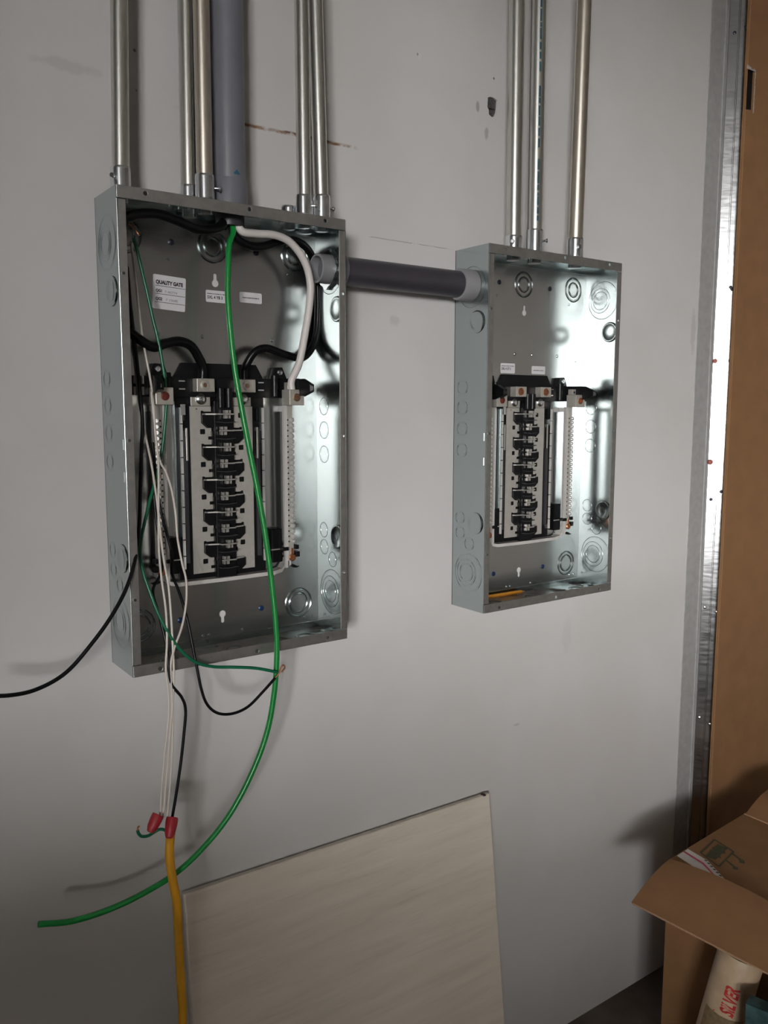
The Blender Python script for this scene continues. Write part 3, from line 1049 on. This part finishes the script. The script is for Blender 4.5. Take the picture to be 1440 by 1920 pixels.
# horizontal nipple between the boxes
NY, NZ = -.0450, ZL + .604
t = thing('plastic_nipple', 'dark grey plastic pipe joining the two panels', 'conduit', (W, NY, NZ))
gap = XR - W
b_ = MB()
b_.lathe([(.0235, .012), (.0235, gap - .012)], (0, 0, 0), (1, 0, 0), 36)
b_.build('tube', PVCD, t, True)
for s in (0, 1):
    b_ = MB()
    x_, dr = (0, 1) if s == 0 else (gap, -1)
    b_.lathe([(.0285, 0.0005), (.0285, .019 if s == 0 else .030), (.0270, .021 if s == 0 else .0325), (.0236, .021 if s == 0 else .0325)], (x_, 0, 0), (dr, 0, 0), 36)
    f_ = b_.build('fitting', PVCL if s else PVC, t, True)
    b_ = MB()
    b_.lathe([(.0232, -.0014), (.0232, -.0255), (.0215, -.0265), (.0195, -.0262), (.0190, -.010), (.0190, -.002)], (x_, 0, 0), (dr, 0, 0), 36)
    b_.build('threaded_end', PVCL, f_, True)
    b_ = MB()
    b_.lathe([(.0180, -.012), (.0001, -.012)], (x_, 0, 0), (dr, 0, 0), 24, cap=False)
    b_.build('pipe_end', PVC, f_)
    b_ = MB()
    pts = []
    for k in range(32):
        rr = .0325 if k % 8 < 2 else .0285
        pts.append((rr * math.cos(2 * PI * k / 32), rr * math.sin(2 * PI * k / 32)))
    b_.plate(pts, [circle(0, 0, .0236, 24)], (-.0075, -.0020), a=(0, 1, 0), b=(0, 0, 1), o=(x_, 0, 0), c=(dr, 0, 0))
    b_.build('locknut', CHROME, f_)


# ------------------------------------------------------------------ wires
def pix(*pts):
    """pixels of the photograph with the distance of each from the wall in metres"""
    return [at(px, py, -d) for px, py, d in pts]


def loc(u, v, d):
    return Vector((u, -d, ZL + v))


def wire(name, label, pts, r, mtl, cat='wire', group=None, strip0=None, strip1=None, sub=8, flat=1.0, seg=12):
    t = thing(name, label, cat, (0, 0, 0), group)
    base = Vector(min(pts, key=lambda p: p[2]))
    t.location = base
    MB().tube([Vector(p) - base for p in pts], r, seg, sub, flat).build('insulation', mtl, t, True)
    for st in (strip0, strip1):
        if st:
            MB().tube([Vector(p) - base for p in st], r * .55, 8, 6).build('bare_copper', COPPER, t, True)
    return t


# feeder cables out of the fat conduit
wire('feeder_cable', 'thick black cable looping left along the panel top, down to the left lug',
     [loc(.178, .720, .046), loc(.178, .668, .046)] + pix((415, 423, .058), (392, 430, .066), (365, 428, .068), (330, 413, .068), (295, 402, .068), (266, 401, .068), (246, 405, .068), (232, 416, .066)) +
     [loc(.0100, .590, .058), loc(.0095, .555, .050), loc(.0105, .520, .045), loc(.020, .496, .042)] +
     pix((282, 649, .040), (310, 644, .038), (335, 640, .036), (357, 648, .032), (371, 668, .026)) + [loc(.1475, .442, .0215), loc(.1475, .424, .0205)],
     .0072, WBLACK, 'cable', 'cables fed from the fat grey conduit', seg=14)
wire('feeder_cable', 'thick black cable running right, down the corner and back to the right lug',
     [loc(.190, .720, .040), loc(.190, .668, .040)] + pix((433, 430, .048), (446, 449, .050), (468, 461, .048), (492, 462, .044), (520, 454, .038), (550, 450, .032), (574, 464, .026), (589, 492, .018), (595, 530, .013), (596, 575, .012), (594, 620, .012), (586, 650, .014), (566, 671, .022), (532, 664, .030), (500, 653, .034), (478, 660, .032), (463, 682, .026)) +
     [loc(.2180, .440, .0215), loc(.2180, .424, .0205)],
     .0062, WBLACK, 'cable', 'cables fed from the fat grey conduit', seg=14)
wire('neutral_cable', 'thick white cable arching right and down to the neutral lug',
     [loc(.196, .720, .050), loc(.196, .668, .052)] + pix((452, 432, .058), (478, 438, .058), (515, 441, .056), (545, 455, .054), (570, 488, .052), (581, 525, .050), (581, 565, .049), (572, 625, .048), (561, 680, .046)) +
     [loc(.2900, .425, .0430), loc(.2900, .409, .0430)],
     .0060, WWHITE, 'cable', 'cables fed from the fat grey conduit', seg=14)
wire('ground_wire', 'long bright green wire hanging out of the panel and curling to lower left',
     [loc(.187, .720, .050), loc(.187, .660, .052), loc(.1865, .640, .0555)] + pix((430, 458, .063), (428, 500, .068), (427, 550, .070), (431, 610, .073), (440, 690, .077), (452, 760, .081), (467, 840, .086), (483, 920, .091), (497, 1000, .096), (509, 1090, .101), (517, 1170, .106), (519, 1230, .108), (514, 1300, .108), (500, 1375, .107), (472, 1450, .105), (432, 1525, .103), (385, 1585, .101), (330, 1637, .099), (265, 1677, .097), (200, 1707, .095), (135, 1727, .094), (72, 1733, .094)),
     .0043, WGREEN, group=None, seg=14)
wire('ground_wire', 'thin dark green wire snaking down the left side to the copper end',
     pix((251, 447, .035), (256, 466, .036), (263, 495, .038), (275, 545, .040), (286, 595, .042), (297, 640, .044), (306, 690, .046), (310, 722, .048), (312, 750, .046), (309, 800, .044), (303, 850, .044), (294, 892, .044), (282, 935, .048), (271, 980, .054), (264, 1015, .062), (263, 1045, .070), (269, 1075, .078), (281, 1110, .086), (293, 1142, .092), (311, 1179, .098), (336, 1216, .103), (366, 1241, .106), (400, 1250, .108), (440, 1251, .110), (480, 1253, .113), (519, 1260, .115)),
     .0024, WGREEN2, strip0=pix((244, 419, .030), (252, 427, .034), (258, 437, .036), (261, 442, .036)))
wire('branch_wire', 'black wire leaving the panel low on the left, out of the picture',
     pix((238, 500, .042), (244, 570, .042), (252, 640, .042), (261, 720, .044), (267, 790, .046), (265, 850, .052), (263, 920, .062), (261, 985, .075), (254, 1045, .092), (238, 1100, .104), (211, 1152, .110), (175, 1203, .112), (125, 1260, .112), (70, 1292, .112), (15, 1304, .112), (-45, 1303, .112)),
     .0028, WBLACK)
wire('branch_wire', 'black wire bent in a U below the panel with a bare copper tip',
     [loc(.062, .330, .030), loc(.068, .240, .034), loc(.080, .170, .044)] + pix((323, 1075, .062), (334, 1105, .074), (344, 1135, .084), (353, 1170, .092), (361, 1210, .100), (369, 1250, .106), (377, 1290, .110), (388, 1320, .112), (408, 1337, .113), (436, 1338, .114), (465, 1325, .115), (493, 1297, .117), (516, 1271, .118)),
     .0022, WBLACK, strip1=pix((515, 1272, .118), (523, 1262, .119), (528, 1250, .119), (532, 1247, .121), (534, 1252, .122), (528, 1260, .121)))
wire('branch_wire', 'black wire dropping from the panel into the right red connector',
     [loc(.056, .300, .040), loc(.058, .220, .046), loc(.062, .150, .056)] + pix((287, 1105, .078), (294, 1140, .086), (304, 1175, .094), (313, 1215, .101), (316, 1250, .106), (322, 1283, .108), (341, 1308, .110), (348, 1332, .111), (345, 1375, .112), (339, 1430, .114), (331, 1485, .116), (323, 1532, .117)),
     .0022, WBLACK)
wire('branch_wire', 'leftmost of three thin white wires hanging to the red connectors',
     pix((246, 455, .038), (255, 530, .040), (263, 600, .042), (270, 650, .040), (282, 712, .046), (288, 760, .056), (291, 810, .060), (297, 870, .062), (297, 960, .066), (298, 1030, .074), (303, 1085, .084), (311, 1145, .093), (313, 1200, .101), (311, 1255, .106), (316, 1300, .108), (316, 1345, .110), (307, 1430, .112), (300, 1530, .115)),
     .0017, WCREAM, group='white wires hanging to the red connectors')
wire('branch_wire', 'middle one of three thin white wires hanging to the red connectors',
     pix((236, 520, .034), (248, 640, .034), (260, 745, .036), (270, 805, .040), (283, 865, .050), (293, 930, .062), (302, 1010, .072), (308, 1055, .080), (316, 1100, .088), (321, 1160, .096), (324, 1215, .103), (326, 1262, .107), (324, 1310, .109), (317, 1400, .112), (306, 1532, .114)),
     .0017, WCREAM, group='white wires hanging to the red connectors')
wire('branch_wire', 'thin white wire bowed out to the right over the panel bottom',
     pix((284, 735, .054), (289, 790, .058), (298, 858, .060), (311, 885, .062), (322, 920, .064), (329, 962, .066), (333, 1010, .070), (342, 1058, .078), (349, 1088, .084), (349, 1130, .090), (341, 1175, .097), (327, 1215, .103), (320, 1250, .107), (322, 1300, .109), (324, 1350, .110), (322, 1430, .112), (314, 1532, .114)),
     .0017, WCREAM, group='white wires hanging to the red connectors')
wire('extension_cable', 'yellow cable hanging from the red connectors down to the floor',
     pix((321, 1556, .1215), (319, 1575, .121), (318, 1605, .122), (323, 1645, .124), (331, 1690, .126), (334, 1740, .128), (337, 1800, .131), (340, 1860, .135), (342, 1930, .140)) +
     [Vector((.022, -.150, .300)), Vector((.020, -.165, .160)), Vector((.014, -.200, .050)), Vector((-.03, -.30, .0068)), Vector((-.16, -.42, .0068)), Vector((-.34, -.50, .0068))],
     .0066, YELLOW, 'cable', flat=.8, seg=14)
gw = wire('ground_wire', 'short curled green wire stub behind the red connectors',
          pix((318, 1566, .112), (310, 1557, .109), (300, 1555, .107), (290, 1560, .106), (278, 1567, .106), (266, 1568, .106), (260, 1563, .106), (258, 1557, .106)),
          .0023, WGREEN2, strip1=pix((258, 1557, .106), (259, 1551, .106), (262, 1549, .107)))


def wire_nut(label, p_open, p_tip):
    a, b = Vector(p_open), Vector(p_tip)
    L = (b - a).length
    t = thing('wire_nut', label, 'wire connector', b, 'red wire connectors')
    m_ = MB()
    m_.lathe([(.0066, .0005), (.0082, 0), (.0088, .003), (.0086, .010), (.0078, .018), (.0062, L - .004), (.0052, L - .001), (.0030, L)], a - b, b - a, 20)
    m_.build('shell', RED, t, True)
    for k in range(10):
        q = 2 * PI * k / 10
        w = (b - a).normalized()
        e1 = w.orthogonal().normalized()
        e2 = w.cross(e1)
        d_ = e1 * math.cos(q) + e2 * math.sin(q)
        MB().tube([a - b + d_ * .0083 + w * .006, a - b + d_ * .0064 + w * (L * .8)], .0007, 6, 1).build('grip_ridge', RED, t)
    return t


wire_nut('tilted red wire connector on the white wires, left one', at(297, 1527, -.117), at(281, 1561, -.122))
wire_nut('upright red wire connector at the top of the yellow cable', at(323, 1533, -.119), at(317, 1572, -.132))

# ------------------------------------------------------------------ orange pencil in the empty panel
p0, p1 = Vector((XR + .064, -.0090, ZR + .0058)), Vector((XR + .176, -.0135, ZR + .0058))
t = thing('carpenter_pencil', 'flat orange pencil lying in the bottom of the empty panel', 'pencil', p0)
d_ = (p1 - p0)
MB().lathe([(.0040, 0), (.0040, d_.length - .010), (.0040, d_.length)], (0, 0, 0), d_, 6).build('barrel', ORANGE, t)
MB().lathe([(.0034, 0), (.0008, .010)], d_, d_, 6).build('tip', mat('pencil_wood', (.55, .36, .2), .7), t)

# ------------------------------------------------------------------ laminate board leaning on the wall
bt = 0.012
t = thing('leaning_board', 'pale wood-grain board leaning against the wall below the panels', 'board', (.0, 0, 0))
BX0, BX1, BH = .0850, .7495, .672
lean = math.asin(.094 / BH)
Mx = Matrix.Rotation(lean, 4, 'X')
b_ = MB().box(BX0, BX1, -bt, 0, 0, BH)
pn = b_.build('panel', WOOD, t, bevel=.0025)
b_ = MB()
b_.box(BX0 + .0005, BX1 - .0005, -bt + .0008, -.0008, BH, BH + .0008)
ed = b_.build('top_edge', mat('raw_board_edge', (.72, .66, .58), .9, 0, .15, 60), t)
ch = MB()
ch.lathe([(.006, 0), (.004, .0010)], (BX1 - .014, -bt * .7, BH + .0006), (0, -.3, 1), 9)
ch.build('chipped_corner', mat('dark_chip', (.05, .03, .02), .9), t)
t.matrix_world = Matrix.Translation((0, -.098, .0018)) @ Matrix.Rotation(-lean, 4, 'X') @ Matrix.Rotation(math.radians(.9), 4, 'Y')

# ------------------------------------------------------------------ tall cardboard sheet
CY = -.056
e0 = at(1362, 800, CY + .006)
CX0 = e0.x
t = thing('cardboard_sheet', 'tall brown cardboard sheet standing upright right of the steel stud', 'cardboard', (CX0, CY, 0))
hx0, hx1, hz0, hz1 = .0010, .033, at(1400, 206, CY).z, at(1400, 128, CY).z
MB().plate([(0, 0), (.92, 0), (.92, 2.75), (0, 2.75)], [[(hx0, hz0), (hx1, hz0 + .004), (hx1, hz1 + .002), (hx0, hz1)]], (-.006, 0)).build('sheet', CARD, t)
MB().box(.0022, .0032, -.0004, .0003, 0.02, 2.74).build('fold_crease', CARDL, t)
MB().box(hx0 - .001, hx1 + .002, .0052, .0058, hz0 - .002, hz1 + .004).build('hole_backing', BLACK, t)
tr = MB()
rnd = random.Random(11)
for k in range(16):
    zz = hz0 + (hz1 - hz0) * k / 15
    w_ = rnd.uniform(.001, .0035)
    tr.box(hx1 - .0005, hx1 + w_, -.0010, -.0002, zz - .003, zz + .0035)
tr.build('torn_rim', TORN, t)
tr = MB()
for k in range(8):
    xx = hx0 + (hx1 - hx0) * k / 7
    tr.box(xx - .002, xx + .0025, -.0010, -.0002, hz1 - .0005, hz1 + rnd.uniform(.002, .008))
tr.build('torn_rim', TORN, t)

# ------------------------------------------------------------------ open carton in the corner
CZ = .498
t = thing('open_carton', 'open brown cardboard carton on the floor beside the wall', 'carton', (1.089, -.220, 0), rz=math.radians(4.2))
BW, BD, tk = .50, .42, .004
MB().box(0, tk, -BD, 0, 0, CZ).build('side_panel', CARD, t)
MB().box(tk, BW - tk, -tk, 0, 0, CZ).build('side_panel', CARD, t)
MB().box(BW - tk, BW, -BD, 0, 0, CZ).build('side_panel', CARD, t)
MB().box(tk, BW - tk, -BD, -BD + tk, 0, CZ).build('side_panel', CARD, t)
MB().box(tk, BW - tk, -BD + tk, -tk, 0.001, .005).build('bottom_panel', CARD, t)


def sheet(nu, nv, fn, thick, nrm):
    """a curved sheet of cardboard with thickness; fn(i, j) with i, j in 0..1"""
    n_ = Vector(nrm).normalized() * thick
    a_ = [Vector(fn(i / nu, j / nv)) for i in range(nu + 1) for j in range(nv + 1)]
    vs_ = a_ + [p - n_ for p in a_]
    o_ = len(a_)
    idx = lambda i, j: i * (nv + 1) + j
    fs_ = []
    for i in range(nu):
        for j in range(nv):
            fs_.append((idx(i, j), idx(i + 1, j), idx(i + 1, j + 1), idx(i, j + 1)))
            fs_.append((o_ + idx(i, j), o_ + idx(i, j + 1), o_ + idx(i + 1, j + 1), o_ + idx(i + 1, j)))
    for i in range(nu):
        for j in (0, nv):
            fs_.append((idx(i, j), idx(i + 1, j), o_ + idx(i + 1, j), o_ + idx(i, j)))
    for j in range(nv):
        for i in (0, nu):
            fs_.append((idx(i, j), idx(i, j + 1), o_ + idx(i, j + 1), o_ + idx(i, j)))
    return MB().add(vs_, fs_)


# near flap, folded out to the left and sagging a little
flap = sheet(8, 10, lambda i, j: (-.128 * i, -.004 - (BD - .01) * j + .006 * i, CZ + .004 - .050 * i ** 1.15 + .006 * math.sin(PI * i) + .010 * math.sin(PI * min(1, j * 1.6)) * (1 - i)), .0038, (-.3, 0, 1))
flap.build('flap', CARD, t, True)
e_ = MB()
e_.tube([(-.1285, -.002 - (BD - .01) * j / 10, CZ + .0022 - .050) for j in range(11)], .0019, 6, 1)
e_.build('flap_edge', CARDL, t)
# printed flap lying over the top
top = sheet(6, 6, lambda i, j: (.004 + .315 * i, -.002 - (BD - .02) * j, CZ + .001 - .010 * i * j - .02 * j * j), .0038, (0, 0, 1))
tf = top.build('flap', CARD, t, True)
e_ = MB()
e_.tube([(.319, -.002 - (BD - .02) * j / 6, CZ + .0008 - .010 * j / 6 - .02 * (j / 6) ** 2) for j in range(7)], .0021, 6, 1)
e_.build('flap_edge', CARDL, t)
rf = sheet(5, 6, lambda i, j: (.320 + .176 * i, -.004 - (BD - .02) * j, CZ + .0005 + .030 * math.sin(PI * i * .8) - .005 * j), .0038, (0, 0, 1))
rf.build('flap', CARD, t, True)


def on_top(pts, name, mtl, parent, lift=.0008, sub=1):
    vs_ = []
    for x, y in pts:
        i, j = (x - .004) / .315, (-.002 - y) / (BD - .02)
        vs_.append((x, y, CZ + .001 - .010 * i * j - .02 * j * j + lift))
    return MB().add(vs_, [tuple(range(len(vs_)))]).build(name, mtl, parent)


on_top([(.026, -.004), (.070, -.004), (.060, -.055), (.020, -.118), (.006, -.122), (.006, -.064), (.016, -.042)], 'tape', TAPE, tf, .0006)
on_top([(.050, -.004), (.056, -.004), (.045, -.055), (.010, -.1090), (.006, -.110), (.038, -.056)], 'tape_line', TAPER, tf, .0010)
k = MB()
for n_ in range(6):
    x_, y_ = .055 - n_ * .0060, -.050 - n_ * .0098
    i, j = x_ / .315, -y_ / BD
    k.add([(x_, y_, CZ + .0016 - .02 * j * j), (x_ + .004, y_ - .001, CZ + .0016 - .02 * j * j), (x_ + .0025, y_ - .007, CZ + .0016 - .02 * j * j), (x_ - .001, y_ - .006, CZ + .0016 - .02 * j * j)], [(0, 1, 2, 3)])
k.build('lettering', INK, tf)


def icon_strip(x0, y0, x1, y1, w):
    d_ = Vector((x1 - x0, y1 - y0))
    n_ = Vector((-d_.y, d_.x)).normalized() * w / 2
    return [(x0 + n_.x, y0 + n_.y), (x1 + n_.x, y1 + n_.y), (x1 - n_.x, y1 - n_.y), (x0 - n_.x, y0 - n_.y)]


def icon(strips, name):
    k_ = MB()
    for s_ in strips:
        vs_ = []
        for x, y in s_:
            i, j = (x - .004) / .315, (-.002 - y) / (BD - .02)
            vs_.append((x, y, CZ + .001 - .010 * i * j - .02 * j * j + .0009))
        k_.add(vs_, [tuple(range(len(vs_)))])
    return k_.build(name, INKGR, tf)


q_ = [(.077, -.030), (.152, -.020), (.138, -.072), (.056, -.083)]
icon([icon_strip(*q_[i], *q_[(i + 1) % 4], .004) for i in range(4)] +
     [icon_strip(.074, -.054, .140, -.046, .022), icon_strip(.100, -.040, .120, -.062, .010), icon_strip(.120, -.036, .090, -.066, .007), icon_strip(.128, -.046, .118, -.050, .016), icon_strip(.080, -.052, .092, -.052, .014),
      icon_strip(.128, -.074, .114, -.108, .005), icon_strip(.092, -.079, .078, -.112, .005), icon_strip(.120, -.100, .108, -.106, .010), icon_strip(.084, -.104, .074, -.110, .010)], 'printed_symbol')
MB().box(-.0006, 0, -.131, -.123, .20, .40).build('printed_stripe', GREENS, t)

# ------------------------------------------------------------------ sealant tube and teal pack in front of the carton
tt = thing('sealant_tube', 'cream tube with red SILVER lettering leaning on the carton', 'tube', (1.005, -.420, 0))
TR_ = .042
ax = Vector((.036, -.070, .425))
MB().lathe([(TR_, 0), (TR_, ax.length - .01), (TR_ * .9, ax.length)], (-.002, .065, .0), ax, 28).build('body', CREAM, tt, True)


def on_tube(prof_pts, name, mtl, extra=.0004):
    """patch on the tube: points of (angle, length along the axis)"""
    w = ax.normalized()
    e1 = w.cross(Vector((0, 1, 0))).normalized()
    e2 = w.cross(e1)
    return [Vector((-.002, .065, 0)) + w * h + (e1 * math.cos(q) + e2 * math.sin(q)) * (TR_ + extra) for q, h in prof_pts]


wv = ax.normalized()
e1v = wv.cross(Vector((0, 1, 0))).normalized()
e2v = wv.cross(e1v)


def wrap_text(body, size, q0, h0, mtl, parent, bold=0.0, shear=0.0, squash=1.0):
    """lettering wrapped on the tube, reading up its length"""
    o_ = lettering(body, size, (0, 0, 0), (1, 0, 0), (0, 1, 0), mtl, parent, bold, shear=shear, squash=squash)
    import bmesh
    bm = bmesh.new()
    bm.from_mesh(o_.data)
    bmesh.ops.triangulate(bm, faces=bm.faces)
    bmesh.ops.subdivide_edges(bm, edges=bm.edges, cuts=4)
    bm.to_mesh(o_.data)
    bm.free()
    for v in o_.data.vertices:
        q = q0 - v.co.y / TR_
        v.co = Vector((-.002, .065, 0)) + wv * (h0 + v.co.x) + (e1v * math.cos(q) + e2v * math.sin(q)) * (TR_ + .0006)
    return o_


camdir = Vector((CAM.x - 1.035, CAM.y + .405, 0)).normalized()
qc = math.atan2(camdir.dot(e2v), camdir.dot(e1v)) - .15
SGN = 1 if (e1v.cross(e2v)).dot(wv) > 0 else -1
band = MB()
bpts = []
for k_ in range(9):
    q = qc - .9 + 1.9 * k_ / 8
    bpts += [(q, .10), (q, .312)]
vs_ = on_tube(bpts, '', None)
band.add(vs_, [(2 * i, 2 * i + 2, 2 * i + 3, 2 * i + 1) for i in range(8)])
band.build('printed_band', TUBEB, tt)
wrap_text('SILVER', .034, qc + .38, .318, INKR, tt, .0012, .30, .60)
for hh in (.3125,):
    b_ = MB()
    vs_ = on_tube([(qc - .45, hh), (qc + .40, hh + .004), (qc + .40, hh + .0065), (qc - .45, hh + .0025)], '', None, .0007)
    b_.add(vs_, [(0, 1, 2, 3)]).build('printed_line', INKR, tt)

tp = thing('plastic_pack', 'teal plastic wrapped pack at the right edge beside the tube', 'package', (0.985, -.505, 0))
pk = sheet(8, 10, lambda i, j: (-.01 + .05 * i + .006 * math.sin(9 * j + 4 * i), .025 - .10 * i, .395 * j), .03, (1, .3, 0))
pk.build('film', TEAL, tp, True)
